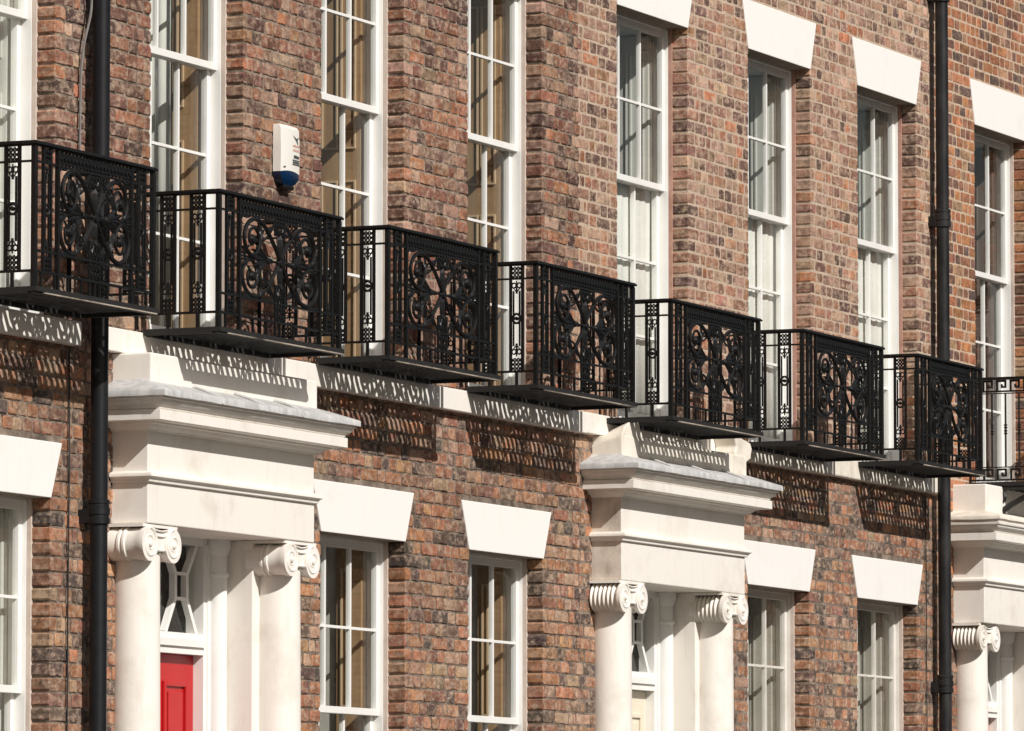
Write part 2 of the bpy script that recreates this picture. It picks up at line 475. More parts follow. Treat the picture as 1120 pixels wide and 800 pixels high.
# ------------------------------------------------------------------ windows
def window(parent, xl, xr, z0, z1, rows_up, zmeet, zbars, inner, strip, curtain=None, dull=False, open_by=0.0, shut_depth=.30, drape=None):
    """sliding sash window in a brick reveal: box frame, two sashes of three panes a row, glass, folding shutters in the lining"""
    tm = M['timber_dull'] if dull else M['timber']
    f = MB()
    # mastic fillet on the brick reveal, then the thin visible edge of the sash box
    for x, d in ((xl, 1), (xr, -1)):
        f.box(min(x - d * .05, x + d * .010), max(x - d * .05, x + d * .010), .1135, .142, z0, z1 + .01, 1)
        f.box(min(x - d * .05, x + d * .013), max(x - d * .05, x + d * .013), .1425, .255, z0, z1 - .002)
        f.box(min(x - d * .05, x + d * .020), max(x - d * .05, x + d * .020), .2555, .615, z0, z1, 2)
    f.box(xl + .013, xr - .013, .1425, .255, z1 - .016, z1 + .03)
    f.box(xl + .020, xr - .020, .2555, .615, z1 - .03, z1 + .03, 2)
    f.box(xl, xr, .06, .30, z0 - .06, z0 + .035)
    win = f.build('window', [tm, M[strip], M['timber_dull']], parent, bevel=.002)
    si = xl + .014, xr - .014
    ztop = z1 - .017
    def sash(y0, y1, za, zb, bars, topw, botw, zshift=0):
        s = MB(); st = .045
        s.box(si[0], si[0] + st, y0, y1, za, zb); s.box(si[1] - st, si[1], y0, y1, za, zb)
        s.box(si[0] + st, si[1] - st, y0 + .001, y1 - .001, za, za + botw); s.box(si[0] + st, si[1] - st, y0 + .001, y1 - .001, zb - topw, zb)
        w = (si[1] - si[0] - 2 * st) / 3
        for k in (1, 2):
            x = si[0] + st + w * k
            s.box(x - .010, x + .010, y0 + .004, y1 - .004, za + botw, zb - topw)
        for z in bars:
            s.box(si[0] + st, si[1] - st, y0 + .0055, y1 - .006, z - .009, z + .009)
        o = s.build('sash', tm, win, bevel=.002)
        g = MB(); yc = (y0 + y1) / 2
        g.add([(si[0] + .01, yc, za + .01), (si[1] - .01, yc, za + .01), (si[1] - .01, yc, zb - .01), (si[0] + .01, yc, zb - .01)], [(0, 1, 2, 3)])
        g.build('pane', M['glass'], win)
        return o
    sash(.166, .204, zmeet - .02, ztop, [z for z in zbars if z > zmeet], .045, .042)
    sash(.208, .248, z0 + .03 + open_by, zmeet + .022 + open_by, [z + open_by for z in zbars if z < zmeet], .042, .075)
    # shutters folded into the lining on each side
    y0, y1 = .275, .275 + shut_depth
    for sx, d in ((xr - .021, -1), (xl + .021, 1)):
        h = MB()
        h.box(min(sx, sx + d * .03), max(sx, sx + d * .03), y0, y1, z0 + .02, z1 - .04)
        zz = [z0 + .12, z0 + (z1 - z0) * .45, z0 + (z1 - z0) * .52, z1 - .16]
        for za, zb in ((zz[0], zz[1]), (zz[2], zz[3])):
            for ya, yb in ((y0 + .03, (y0 + y1) / 2 - .012), ((y0 + y1) / 2 + .004, y1 - .03)):
                if yb - ya < .05: continue
                x0 = sx + d * .0302; x1 = sx + d * .042
                q = (min(x0, x1), max(x0, x1))
                h.box(*q, ya, ya + .014, za, zb, 1); h.box(*q, yb - .014, yb, za, zb, 1)
                h.box(*q, ya + .014, yb - .014, za, za + .014, 1); h.box(*q, ya + .014, yb - .014, zb - .014, zb, 1)
        h.build('shutter', [M[inner], M['wood_light'] if inner == 'wood' else M[inner]], win, bevel=.002)
    if drape:                                         # a curtain drawn back along the side of the opening
        c = MB(); vs = []; n = 40
        for k in range(n + 1):
            y = drape[1] + (drape[2] - drape[1]) * k / n
            x = drape[0] + .012 * math.sin(k * .9) + .006 * math.sin(k * .37)
            vs += [(x, y, z0 + .05), (x, y, z1 - .05)]
        c.add(vs, [(2 * k, 2 * k + 2, 2 * k + 3, 2 * k + 1) for k in range(n)])
        o = c.build('curtain', M['curtain_white'], win, smooth=True)
        sm = o.modifiers.new('thick', 'SOLIDIFY'); sm.thickness = .003
    if curtain:
        for (cx0, cx1, cy, mat, amp, *zt) in curtain:
            ct = zt[0] if zt else z1 - .06
            c = MB(); n = max(12, int(abs(cx1 - cx0) / .012)); vs = []
            ph = rnd.uniform(0, 6)
            for k in range(n + 1):
                x = cx0 + (cx1 - cx0) * k / n
                y = cy + amp * math.sin(x * 62 + ph) + amp * .5 * math.sin(x * 29 + 1.3 * ph)
                vs += [(x, y, z0 + .05), (x + .01 * math.sin(x * 40), y * 1.0, (z0 + ct) / 2), (x, y, ct)]
            fs = []
            for k in range(n):
                for q in (0, 1): fs.append((k * 3 + q, k * 3 + 3 + q, k * 3 + 4 + q, k * 3 + 1 + q))
            c.add(vs, fs); o = c.build('curtain', M[mat], win, smooth=True)
            sm = o.modifiers.new('thick', 'SOLIDIFY'); sm.thickness = .003
    return win

def lintel(parent, xl, xr, z0, z1, splay, mat='lintel'):
    m = MB()
    m.prism_y([(xl, z0), (xr, z0), (xr + splay, z1), (xl - splay, z1)], -.007, .1405)
    m.m[2] = 1                                     # underside in a darker brown than the front
    return m.build('lintel', [M[mat], M['brown_stone']], parent, bevel=.005)

# ------------------------------------------------------------------ porticos
def volute(m, cx, cz, R, yf, hand, turns=1.9):
    pts = []; rr = []
    n = 46
    for k in range(n + 1):
        t = k / n
        a = PI / 2 + hand * t * turns * 2 * PI
        r = R * (1 - .80 * t ** .8)
        pts.append((cx + r * math.cos(a), yf + .001, cz + r * math.sin(a))); rr.append(.0085 * (1 - .5 * t))
    m.tube(pts, rr, 6)
    m.lathe_y([(.018, yf + .01), (.018, yf - .008), (.010, yf - .014)], cx, cz, 12)

def column(parent, cx, mat, fluted, ztop=3.742, old=False):
    s = MB()
    R = .140
    prof = [(.20, .12), (.20, .24), (.19, .245), (.202, .27), (.20, .305), (.175, .32), (.17, .345), (.18, .36), (.178, .385), (.162, .40)]
    for k in range(13):
        t = k / 12
        prof.append((.152 - (.152 - R) * t ** 1.6, .41 + (3.50 - .41) * t))
    prof += [(R, 3.60), (R, 3.66)]
    s.lathe(prof, cx, -.06, 48)
    col = s.build('column', M[mat], parent, smooth=True)
    c = MB()
    yf = -.228; Rv = .098; zc = 3.628; dx = .146
    # abacus
    c.box(cx - .215, cx + .215, yf + .012, .0, ztop - .020, ztop - .002)
    for sx in (-1, 1):
        x = cx + sx * dx
        if fluted:
            pr = [(Rv, yf), (Rv, yf + .022), (Rv - .010, yf + .032)]
            n = 6; y = yf + .045
            step = (.0 - y) / n
            for k in range(n):
                for q, e in ((0, -.026), (.25, -.006), (.5, .0), (.75, -.006), (.96, -.026)):
                    pr.append((Rv + e - .004, y + step * (k + q)))
            pr.append((Rv - .02, .03))
        else:
            pr = [(Rv, yf), (Rv, yf + .025), (Rv - .006, yf + .04), (Rv - .009, yf + .07), (Rv - .010, yf + .09), (Rv - .009, yf + .115),
                  (Rv - .001, yf + .120), (Rv - .001, yf + .134), (Rv - .010, yf + .139), (Rv - .010, yf + .146), (Rv - .001, yf + .151), (Rv - .001, yf + .165),
                  (Rv - .009, yf + .171), (Rv - .004, yf + .20), (Rv - .004, .03)]
        c.lathe_y(pr, x, zc, 32)
        volute(c, x, zc, Rv - .007, yf, sx)
    # channel between the volutes, sagging, with a worn egg-and-dart below
    pts_t = [(cx - dx, zc + Rv)] + [(cx - dx + 2 * dx * k / 10, zc + Rv - .022 * math.sin(PI * k / 10)) for k in range(1, 10)] + [(cx + dx, zc + Rv)]
    pts_b = [(cx + dx - .02, zc - .022)] + [(cx + dx - .02 - (2 * dx - .04) * k / 8, zc - .022 - .010 * math.sin(PI * k / 8)) for k in range(1, 8)] + [(cx - dx + .02, zc - .022)]
    c.prism_y(pts_t + pts_b, yf + .016, .0)
    for off in (.0, .030):
        c.tube([(x, yf + .008, z - off) for x, z in pts_t], .0048, 6)
    c.tube([(x, yf + .012, z) for x, z in pts_b[::-1]], .008, 6)
    for k in range(4):
        x = cx - .075 + .05 * k
        c.lathe_y([(.019, -.14), (.019, yf + .035), (.010, yf + .024)], x, zc - .046, 10)
    c.prism_y([(cx - dx, zc + .05), (cx - dx, zc - .05), (cx + dx, zc - .05), (cx + dx, zc + .05)], -.165, .0)
    c.build('capital', M[mat], col, smooth=True, angle=35)
    return col

def portico(parent, xl, xr, yf, mat, fluted, lead, door_mat, cols, dz=0.0, block=True, seed=1, damaged=False):
    cx = (xl + xr) / 2
    rs = random.Random(seed)
    # frieze and architrave
    e = MB()
    e.box(xl, xr, yf, .02, 3.742, 3.975 + dz); e.box(xl + .002, xr - .002, yf + .002, .02, 3.975 + dz, 4.32 + dz)
    if damaged: e.m[5] = e.m[11] = 1
    ent = e.build('entablature', [M[mat], M['stone_stained']], parent, bevel=.006)
    t = MB()
    t.ring_sweep([(-.01, 4.034), (.006, 4.034), (.020, 4.030), (.036, 4.022), (.040, 4.012), (.040, 4.004), (.028, 3.998), (.020, 3.990), (.018, 3.984), (.018, 3.976), (.010, 3.972), (-.01, 3.972)], xl, xr, yf, .0)
    o = t.build('moulding', M[mat], ent, smooth=True, angle=30); o.location.z = dz
    c = MB()
    c.ring_sweep([(-.02, 4.50), (.18, 4.452), (.186, 4.446), (.184, 4.430), (.172, 4.424), (.170, 4.412), (.160, 4.400), (.140, 4.388), (.136, 4.376), (.128, 4.372), (.145, 4.368), (.147, 4.366),
                  (.147, 4.312), (.142, 4.308), (.075, 4.308), (.072, 4.300), (.055, 4.296), (.045, 4.284), (.018, 4.272), (.012, 4.262), (-.02, 4.262)], xl, xr, yf, .02)
    o = c.build('cornice', M[mat], parent, smooth=True, angle=30); o.location.z = dz
    if lead:
        l = MB()
        l.ring_sweep([(-.01, 4.556), (.004, 4.552), (.010, 4.54), (.10, 4.512), (.200, 4.478), (.206, 4.470), (.206, 4.440), (.198, 4.437), (.190, 4.452), (-.01, 4.508)], xl, xr, yf, .02, seg=26, wob=.0025, rs=rs)
        for k in range(1, 4):       # rolled joints of the lead sheets
            x = xl + (xr - xl) * k / 4 + rs.uniform(-.1, .1)
            l.tube([(x, yf, 4.552), (x, yf - .10, 4.518), (x, yf - .205, 4.478), (x, yf - .209, 4.442)], .009, 6)
        o = l.build('lead_flashing', M['lead'], parent, smooth=True, angle=50); o.location.z = dz
    else:
        l = MB()
        l.ring_sweep([(-.01, 4.56), (.10, 4.535), (.19, 4.512), (.198, 4.500), (.198, 4.480), (.186, 4.474), (.172, 4.452), (.150, 4.444), (-.01, 4.49)], xl, xr, yf, .02, seg=22, wob=.003, rs=rs)
        o = l.build('weathering', M['stone_old'], parent, smooth=True, angle=40); o.location.z = dz - .012
    # blocking course standing on the cornice
    b = MB()
    if damaged:
        b.box(xl + .02, xr, yf - .016, .02, 4.53 + dz, BAND0 - .003)
    else:
        b.box(xl, xr, yf - .018, .02, 4.53 + dz, (BAND0 - .003) if lead else BAND0 + .10)
    b.build('blocking_course', M['stone'] if not damaged else M['stone_old'], parent, bevel=.010)
    if damaged:
        p = MB()
        fp_ = [(xl - .005, 4.55), (xl + .40, 4.55), (xl + .37, 4.62), (xl + .29, 4.79), (xl + .23, 4.828), (xl + .12, 4.80), (xl + .03, 4.76), (xl - .01, 4.70)]
        n_ = len(fp_)
        vs = [(x, yf - .012, z) for x, z in fp_] + [(x, yf * .5, 4.55 + (z - 4.55) * .80) for x, z in fp_] + [(x, .0, 4.55 + (z - 4.55) * .55) for x, z in fp_]
        fs = [tuple(range(n_)), tuple(range(3 * n_ - 1, 2 * n_ - 1, -1))]
        for q in (0, 1): fs += [(q * n_ + k, q * n_ + n_ + k, q * n_ + n_ + (k + 1) % n_, q * n_ + (k + 1) % n_) for k in range(n_)]
        p.add(vs, fs)
        p.build('broken_pier', M['stone_old'], parent, bevel=.010)
        p = MB()
        p.prism_y([(xr - .17, 4.60), (xr + .005, 4.60), (xr + .02, 4.66), (xr + .10, 4.69), (xr + .13, 4.76), (xr + .10, 4.80), (xr - .10, 4.828), (xr - .20, 4.835), (xr - .16, 4.76), (xr - .185, 4.72)], yf - .006, -.062)
        p.build('broken_pier', M['stone_old'], parent, bevel=.010)
    for xc in cols: column(parent, xc, mat, fluted)
    # doorway: painted jambs, soffit, colonnettes, frame, fanlight and door
    j = MB()
    for sx in (-1, 1):
        a, b_ = cx + sx * .690, cx + sx * .802
        j.box(min(a, b_), max(a, b_), -.012, .36, .12, 3.742)
    j.box(cx - .69, cx + .69, .0, .36, 3.742, 3.80)
    j.build('door_surround', M['stone'], parent, bevel=.006)
    fr = MB()
    for sx in (-1, 1):
        a, b_ = cx + sx * .50, cx + sx * .69
        fr.box(min(a, b_), max(a, b_), .215, .33, .30, 3.742)
        a, b_ = cx + sx * .535, cx + sx * .575
        fr.box(min(a, b_), max(a, b_), .203, .216, .30, 3.71)
        fr.lathe([(.078, .30), (.078, .42), (.062, .44), (.056, 3.30), (.056, 3.52), (.066, 3.53), (.066, 3.545), (.056, 3.55), (.056, 3.65), (.064, 3.66), (.078, 3.70), (.078, 3.741)], cx + sx * .625, .185, 24)
    fr.box(cx - .50, cx + .50, .212, .33, 3.062, 3.105); fr.box(cx - .50, cx + .50, .196, .33, 3.105, 3.150); fr.box(cx - .50, cx + .50, .220, .33, 3.150, 3.185)
    fr.box(cx - .50, cx + .50, .218, .33, 3.700, 3.742)
    frame = fr.build('door_frame', M['timber'], parent, smooth=True, angle=30)
    fl = MB()
    z0, z1 = 3.185, 3.70
    def bar(x0, za, x1, zb, w=.015):
        L = math.hypot(x1 - x0, zb - za); nx, nz = -(zb - za) / L * w, (x1 - x0) / L * w
        fl.prism_y([(x0 + nx, za + nz), (x1 + nx, zb + nz), (x1 - nx, zb - nz), (x0 - nx, za - nz)], .232 + .0003 * len(fl.v) / 8, .272)
    for c0 in (cx - .255, cx + .255):
        for sx in (-1, 1):
            bar(c0 + sx * .20, z1, c0 + sx * .075, 3.53); bar(c0 + sx * .075, 3.53, c0 + sx * .075, 3.385); bar(c0 + sx * .075, 3.385, c0 + sx * .20, z0)
        bar(c0 - .075, 3.53, c0 + .075, 3.53, .009); bar(c0 - .075, 3.385, c0 + .075, 3.385, .009)
    fan = fl.build('fanlight', M['timber'], parent)
    g = MB(); g.add([(cx - .5, .275, z0), (cx + .5, .275, z0), (cx + .5, .275, z1), (cx - .5, .275, z1)], [(0, 1, 2, 3)]); g.build('pane', M['glass'], fan)
    d = MB()
    yd = .278
    d.box(cx - .498, cx + .498, yd, .325, .30, 3.060)
    for sx in (-1, 1):
        for (za, zb) in ((2.02, 2.905), (1.05, 1.88), (.48, .92)):
            a, b_ = cx + sx * .25 - .155, cx + sx * .25 + .155
            w = .032
            for (p, q, r_, s_) in ((a, a + w, za, zb), (b_ - w, b_, za, zb), (a + w, b_ - w, za, za + w), (a + w, b_ - w, zb - w, zb)):
                d.box(p, q, yd - .016, yd - .0005, r_, s_)
            d.box(a + w + .03, b_ - w - .03, yd - .010, yd - .0005, za + w + .03, zb - w - .03)
    door = d.build('door', M[door_mat], parent, bevel=.005)
    h = MB(); h.lathe_y([(.032, yd + .01), (.034, yd - .03), (.03, yd - .06), (.012, yd - .07)], cx - .30, 1.28, 16); h.build('handle', M['brass'], door, smooth=True)
    s = MB()
    s.box(cx - 1.15, cx + 1.15, -1.10, .34, .1, .20); s.box(cx - 1.10, cx + 1.10, -.75, .34, .20, .30)
    s.build('doorstep', M['paving'], parent, bevel=.008)

# ------------------------------------------------------------------ houses
VIS = (-7.6, 11.4, 2.2, 9.0)
LO, HI = .12, 10.2
DG = dict(rows_up=2, zmeet=2.79, zbars=[3.297, 2.29])
DF = dict(rows_up=2, zmeet=6.535, zbars=[7.075, 6.008, 5.485])

def house(name_label, X0, X1, gwins, fwins, port, bmat, mmat, rec, jit, ph, pl, seed, gap):
    t = thing('terraced_house', ((X0 + X1) / 2, 0, 0), name_label, 'house', 'terraced houses')
    root = t
    ops = [(a, b, *G_WIN) for a, b in gwins] + [(a, b, *F_WIN) for a, b in fwins]
    lint = [(a, b, a - .125, b + .125, *G_LINT) for a, b in gwins] + [(a, b, a - .112, b + .125, *F_LINT) for a, b in fwins]
    if port:
        c = (port[0] + port[1]) / 2
        ops.append((c - .80, c + .80, .12, 3.742))
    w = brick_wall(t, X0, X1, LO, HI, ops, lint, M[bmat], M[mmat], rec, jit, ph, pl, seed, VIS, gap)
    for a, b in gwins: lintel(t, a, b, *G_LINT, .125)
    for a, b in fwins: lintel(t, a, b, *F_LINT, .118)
    # room behind the front wall
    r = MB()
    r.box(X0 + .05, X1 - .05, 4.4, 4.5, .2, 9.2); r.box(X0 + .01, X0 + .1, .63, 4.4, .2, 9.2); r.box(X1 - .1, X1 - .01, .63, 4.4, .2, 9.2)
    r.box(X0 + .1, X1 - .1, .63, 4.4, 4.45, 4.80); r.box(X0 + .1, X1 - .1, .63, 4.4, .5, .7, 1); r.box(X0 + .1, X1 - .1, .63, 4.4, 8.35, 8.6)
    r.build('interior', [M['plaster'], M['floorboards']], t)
    p = MB(); p.box(X0, X1, -.09, .5, HI, HI + .14); p.build('coping', M['stone'], t, bevel=.01)
    p = MB(); p.prism_x([(.1, HI + .1), (4.6, HI + 2.6), (9.1, HI + .1)], X0, X1); p.build('roof', M['slate'], t)
    return t

def fix_parent(t):
    """parts are modelled in world metres; shift them under their house's base"""
    off = Vector(t.location)
    for ch in t.children:
        ch.location = Vector(ch.location) - off

BX0, BX1, BX2 = -5.985, 1.10, 8.13
h0 = house('brown brick house cut off by the left edge, left of the near drainpipe', -9.6, BX0, [(-7.50, -6.325)], [(-7.49, -6.302)], None,
           'brick_old', 'mortar_old', .0062, .003, PAL_OLD, PAL_LOW, 3, .0062)
h1 = house('brown brick house with the red front door and the alarm box', BX0, BX1, [(-2.86, -1.648), (-.678, .503)], [(-5.132, -3.938), (-2.861, -1.67), (-.695, .484)], (-5.586, -3.42),
           'brick_old', 'mortar_old', .0062, .003, PAL_OLD, PAL_LOW, 4, .0062)
h2 = house('pale-jointed brick house with fluted capitals and a cream front door', BX1, BX2, [(4.122, 5.322), (6.312, 7.587)], [(1.761, 3.020), (4.160, 5.384), (6.363, 7.618)], (1.311, 3.526),
           'brick_pale', 'mortar_pale', .0022, .0015, PAL_PALE, PAL_LOW, 5, .0060)
h3 = house('redder brick house at the right edge, beyond the far drainpipe', BX2, 14.6, [(11.0, 12.2)], [(8.954, 10.20), (11.0, 12.2)], (8.407, 10.60),
           'brick_red', 'mortar_red', .0024, .0012, PAL_RED, PAL_LOW, 6, .0060)

# windows
window(h0, -7.50, -6.325, *G_WIN, **DG, inner='white_shutter', strip='mastic_pale', curtain=[(-7.42, -6.40, .34, 'curtain_grey', .018)])
window(h0, -7.49, -6.302, *F_WIN, **DF, inner='white_shutter', strip='mastic_pale', curtain=[(-7.42, -6.40, .32, 'curtain_white', .006)])
for a, b in ((-2.86, -1.648), (-.678, .503)):
    window(h1, a, b, *G_WIN, **DG, inner='wood', strip='mastic_pale', shut_depth=.17)
window(h1, -5.132, -3.938, *F_WIN, **DF, inner='wood', strip='mastic_pale', shut_depth=.17, drape=(-3.975, .46, 1.0))
window(h1, -2.861, -1.67, *F_WIN, **DF, inner='wood', strip='mastic_pale')
window(h1, -.695, .484, *F_WIN, **DF, inner='wood', strip='mastic_pale')
for a, b in ((4.122, 5.322), (6.312, 7.587)):
    window(h2, a, b, *G_WIN, **DG, inner='curtain_grey', strip='mastic_pale', dull=True, curtain=[(a + .1, b - .1, .42, 'curtain_grey', .012)])
for a, b in ((1.761, 3.020), (4.160, 5.384), (6.363, 7.618)):
    window(h2, a, b, *F_WIN, **DF, inner='white_shutter', strip='mastic', curtain=[(a + .05, b - .05, .268, 'curtain_white', .003, 6.52)])
window(h3, 8.954, 10.20, *F_WIN, **DF, inner='dark_shutter', strip='mastic_pale')
window(h3, 11.0, 12.2, *F_WIN, **DF, inner='dark_shutter', strip='mastic_pale')
window(h3, 11.0, 12.2, *G_WIN, **DG, inner='dark_shutter', strip='mastic_pale')

# porticos
portico(h1, -5.586, -3.42, -.225, 'stone', False, True, 'red', (-5.415, -3.59), seed=1)
portico(h2, 1.311, 3.526, -.215, 'stone', True, True, 'cream_door', (1.487, 3.31), dz=.028, seed=2, damaged=True)
portico(h3, 8.407, 10.60, -.25, 'stone', True, False, 'pink_door', (8.585, 10.42), dz=.055, seed=3)

# string course at the balcony floor (sandstone band, in lengths)
def band(parent, xs):
    for a, b in zip(xs[:-1], xs[1:]):
        m = MB(); m.box(a + .002, b - .002, BANDY + rnd.uniform(-.003, .003), .02, BAND0 + rnd.uniform(-.002, .002), BAND1 + rnd.uniform(-.003, .003))
        m.build('string_course', M['stone' if b < 3.5 else 'stone_old'], parent, bevel=.006 if b < 3.5 else .012)
band(h0, [-9.6, -7.9, -6.08]); band(h1, [-5.86, -4.7, -3.62, -2.2, -.6, BX1]); band(h2, [BX1, 1.52, 2.6, 3.40, 4.0, 5.5, 6.0, 8.06])

for h in (h0, h1, h2, h3): fix_parent(h)

# ------------------------------------------------------------------ balconies
def lattice(m, x0, x1, z0, z1, y, nx, nz, r=.0042):
    """cast lattice block: crossing diagonals with a stud on each crossing"""
    dx, dz = (x1 - x0) / nx, (z1 - z0) / nz
    for i in range(nx):
        for j in range(nz):
            a, b, c, d = x0 + i * dx, x0 + (i + 1) * dx, z0 + j * dz, z0 + (j + 1) * dz
            m.tube([(a, y, c), (b, y, d)], r, 4, caps=False); m.tube([(a, y, d), (b, y, c)], r, 4, caps=False)
            m.lathe_y([(r * 1.9, y + r * 1.6), (r * 1.9, y - r * 1.6)], (a + b) / 2, (c + d) / 2, 6)

def lat_column(m, xc, y, H0=.085, H1=.755, w=.094):
    """pierced column: two bars, lattice blocks and hearts at the ends, a rosette in the middle"""
    a, b = xc - w / 2, xc + w / 2
    for x in (a + .006, b - .006): m.box(x - .0082, x + .0082, y - .008, y + .008, H0, H1)
    for x in (a + .026, b - .026): m.box(x - .0045, x + .0045, y - .005, y + .005, H0 + .16, H1 - .16)
    lattice(m, a + .012, b - .012, H1 - .085, H1 - .006, y, 3, 3, .0046)
    lattice(m, a + .012, b - .012, H0 + .006, H0 + .085, y, 3, 3, .0046)
    zm = (H0 + H1) / 2
    for z, s in ((H1 - .125, 1), (H0 + .125, -1)):
        for dx in (-.018, .018):
            m.tube([(xc + dx + .016 * math.cos(q * PI / 4), y, z + .016 * math.sin(q * PI / 4)) for q in range(9)], .0064, 4, caps=False)
        m.tube([(xc, y, z + s * .03), (xc, y, z - s * .052)], [.004, .008], 5)
        m.tube([(a + .01, y, z + s * .002), (xc, y, z - s * .045), (b - .01, y, z + s * .002)], .0048, 4)
    m.tube([(xc + .025 * math.cos(q * PI / 5), y, zm + .031 * math.sin(q * PI / 5)) for q in range(11)], .0085, 5, caps=False)
    m.lathe_y([(.012, y + .01), (.012, y - .012)], xc, zm, 8)
    m.box(a, b, y - .004, y + .004, zm - .004, zm + .004)

def leaf(m, x, z, ang, L, W, y, th=.006):
    """pointed cast leaf with a raised midrib"""
    c, s = math.cos(ang), math.sin(ang)
    prof = [(0, .15), (.25, .85), (.5, 1.0), (.75, .62), (1, .02)]
    vs = []
    for t, w in prof:
        for k, (o, d) in enumerate(((-1, 0), (0, -th), (1, 0), (0, th))):
            px, pz = t * L, o * w * W / 2
            vs.append((x + px * c - pz * s, y + d, z + px * s + pz * c))
    fs = []
    for i in range(len(prof) - 1):
        for k in range(4): fs.append((i * 4 + k, i * 4 + (k + 1) % 4, i * 4 + 4 + (k + 1) % 4, i * 4 + 4 + k))
    fs += [(0, 1, 2, 3), (19, 18, 17, 16)]
    m.add(vs, fs)

def spline(P, n=8):
    out = []
    for i in range(len(P) - 1):
        p0, p1, p2, p3 = P[max(i - 1, 0)], P[i], P[i + 1], P[min(i + 2, len(P) - 1)]
        for k in range(n):
            t = k / n
            out.append(tuple(.5 * (2 * b + (c - a) * t + (2 * a - 5 * b + 4 * c - d) * t * t + (3 * b - 3 * c + d - a) * t ** 3) for a, b, c, d in zip(p0, p1, p2, p3)))
    out.append(P[-1]); return out

def make_balcony(w, depth, label):
    """local frame: origin on the wall at floor level, x along the wall, y negative outwards"""
    t = thing('iron_balcony', (0, 0, 0), label, 'balcony', 'scrollwork balconies along the terrace')
    hw = w / 2
    yf = -depth
    Hh = .782
    # floor: boards laid square to the wall on bearers, in an angle-iron edge
    f = MB()
    x0, x1, ya, yb = -hw - .022, hw + .030, yf - .024, -.062
    n = int(round((x1 - x0) / .070)); p = (x1 - x0) / n
    for k in range(n):
        a = x0 + p * k + .016; f.box(a, a + p * .50, ya + .055, yb, -.015, -.004)
    f.box(x0, x1, ya, ya + .052, -.026, .0); f.box(x0 + .006, x1 - .006, ya + .012, ya + .05, -.033, -.0262); f.box(x0, x0 + .03, ya + .0525, yb, -.036, -.001); f.box(x1 - .03, x1, ya + .0525, yb, -.036, -.001)
    f.box(x0 + .03, x1 - .03, yb - .03, yb - .002, -.040, -.0155)
    fl_ = f.build('floor_grating', M['grating'], t)
    e = MB(); e.box(x0 + .10, x1 - .02, ya - .002, ya + .012, -.0335, -.027)  # thin strip under the front edge, mottled from dark to pale tan
    e.build('edge_strip', M['pale_edge'], fl_)
    # handrail with a moulded top, mitred at both corners
    r = MB()
    for (za, zb, e) in ((Hh - .020, Hh - .006, .024), (Hh - .006, Hh, .017), (Hh - .028, Hh - .020, .012)):
        r.box(-hw - e, hw + e, yf - e, yf + e, za, zb)
        for sx in (-1, 1): r.box(sx * hw - e, sx * hw + e, yf + e, .0, za, zb)
    r.build('handrail', M['iron'], t, bevel=.003)
    for sx in (-1, 1):
        b = MB(); b.box(sx * hw - .014, sx * hw + .014, yf - .014, yf + .014, 0, Hh - .028); b.build('post', M['iron'], t, bevel=.002)
    # side panels
    for sx in (-1, 1):
        s = MB(); L = depth - .014
        for z, hh in ((.672, .006), (.085, .007)): s.box(0, L, -.006, .006, z - hh, z + hh)
        for c in (.105, .29): pass
        cs = (L - .118, L - .305)
        for c in cs: lat_column(s, c, 0)
        s.box(.0, .016, -.01, .01, .0, Hh - .028)
        for c in cs: s.box(c - .008, c + .008, -.007, .007, .0, .08)
        o = s.build('side_panel', M['iron'], t)
        # local x of the panel runs from the wall to the front
        o.rotation_euler = (0, 0, -PI / 2); o.location = (sx * hw, -.0, 0)
    # front panel
    fp = MB()
    y = yf
    for z, hh in ((.672, .006), (.195, .0065), (.085, .007)): fp.box(-hw + .014, hw - .014, y - .007, y + .007, z - hh, z + hh)
    zi = hw - .262
    for sx in (-1, 1):
        fp.box(sx * zi - .011, sx * zi + .011, y - .011, y + .011, .0, .754)
    for k in range(9):
        x = -hw + w * (k + .5) / 9
        fp.box(x - .007, x + .007, y - .006, y + .006, .0, .08)
    front = fp.build('front_panel', M['iron'], t)
    fz = MB(); nn = int(round(2 * (zi - .011) / .042))
    lattice(fz, -zi + .011, zi - .011, .679, .752, y, nn, 1, .0075)
    for k in range(nn):
        x = -zi + .011 + (2 * zi - .022) * (k + .5) / nn
        fz.tube([(x + .017 * math.cos(q * PI / 4), y, .7155 + .026 * math.sin(q * PI / 4)) for q in range(9)], .0065, 4, caps=False)
    fz.build('frieze', M['iron'], front)
    for sx in (-1, 1):
        lc = MB(); lat_column(lc, sx * (hw - .140), y); lc.build('pierced_column', M['iron'], front)
    cc = MB()
    lattice(cc, -.055, .055, .202, .30, y, 3, 2, .0055); lattice(cc, -.055, .055, .092, .188, y, 3, 2, .0055); lattice(cc, -.055, .055, .585, .664, y, 3, 2, .0055)
    for x in (-.062, .062): cc.box(x - .006, x + .006, y - .006, y + .006, .0, .30); cc.box(x - .006, x + .006, y - .006, y + .006, .585, .67)
    zc = .4325
    leaf(cc, 0, zc + .01, PI / 2, .165, .088, y, .018); leaf(cc, 0, zc - .01, -PI / 2, .150, .088, y, .018)
    cc.lathe_y([(.026, y + .014), (.03, y), (.022, y - .02)], 0, zc, 12)
    for sx in (-1, 1):
        for a in (.45, 1.0): leaf(cc, sx * .012, zc + .155, PI / 2 - sx * a, .06, .02, y, .008); leaf(cc, sx * .012, zc - .14, -PI / 2 + sx * a, .06, .02, y, .008)
    cc.build('centre_spear', M['iron'], front)
    # two crossing S-scrolls ending in four volutes
    sc = MB(); k = zi / .53
    end = [(0, 0), (.10, .105), (.22, .195), (.335, .222), (.43, .19), (.478, .115), (.44, .035), (.36, .012), (.295, .06), (.29, .13), (.34, .17), (.395, .155), (.412, .105), (.38, .072), (.35, .09)]
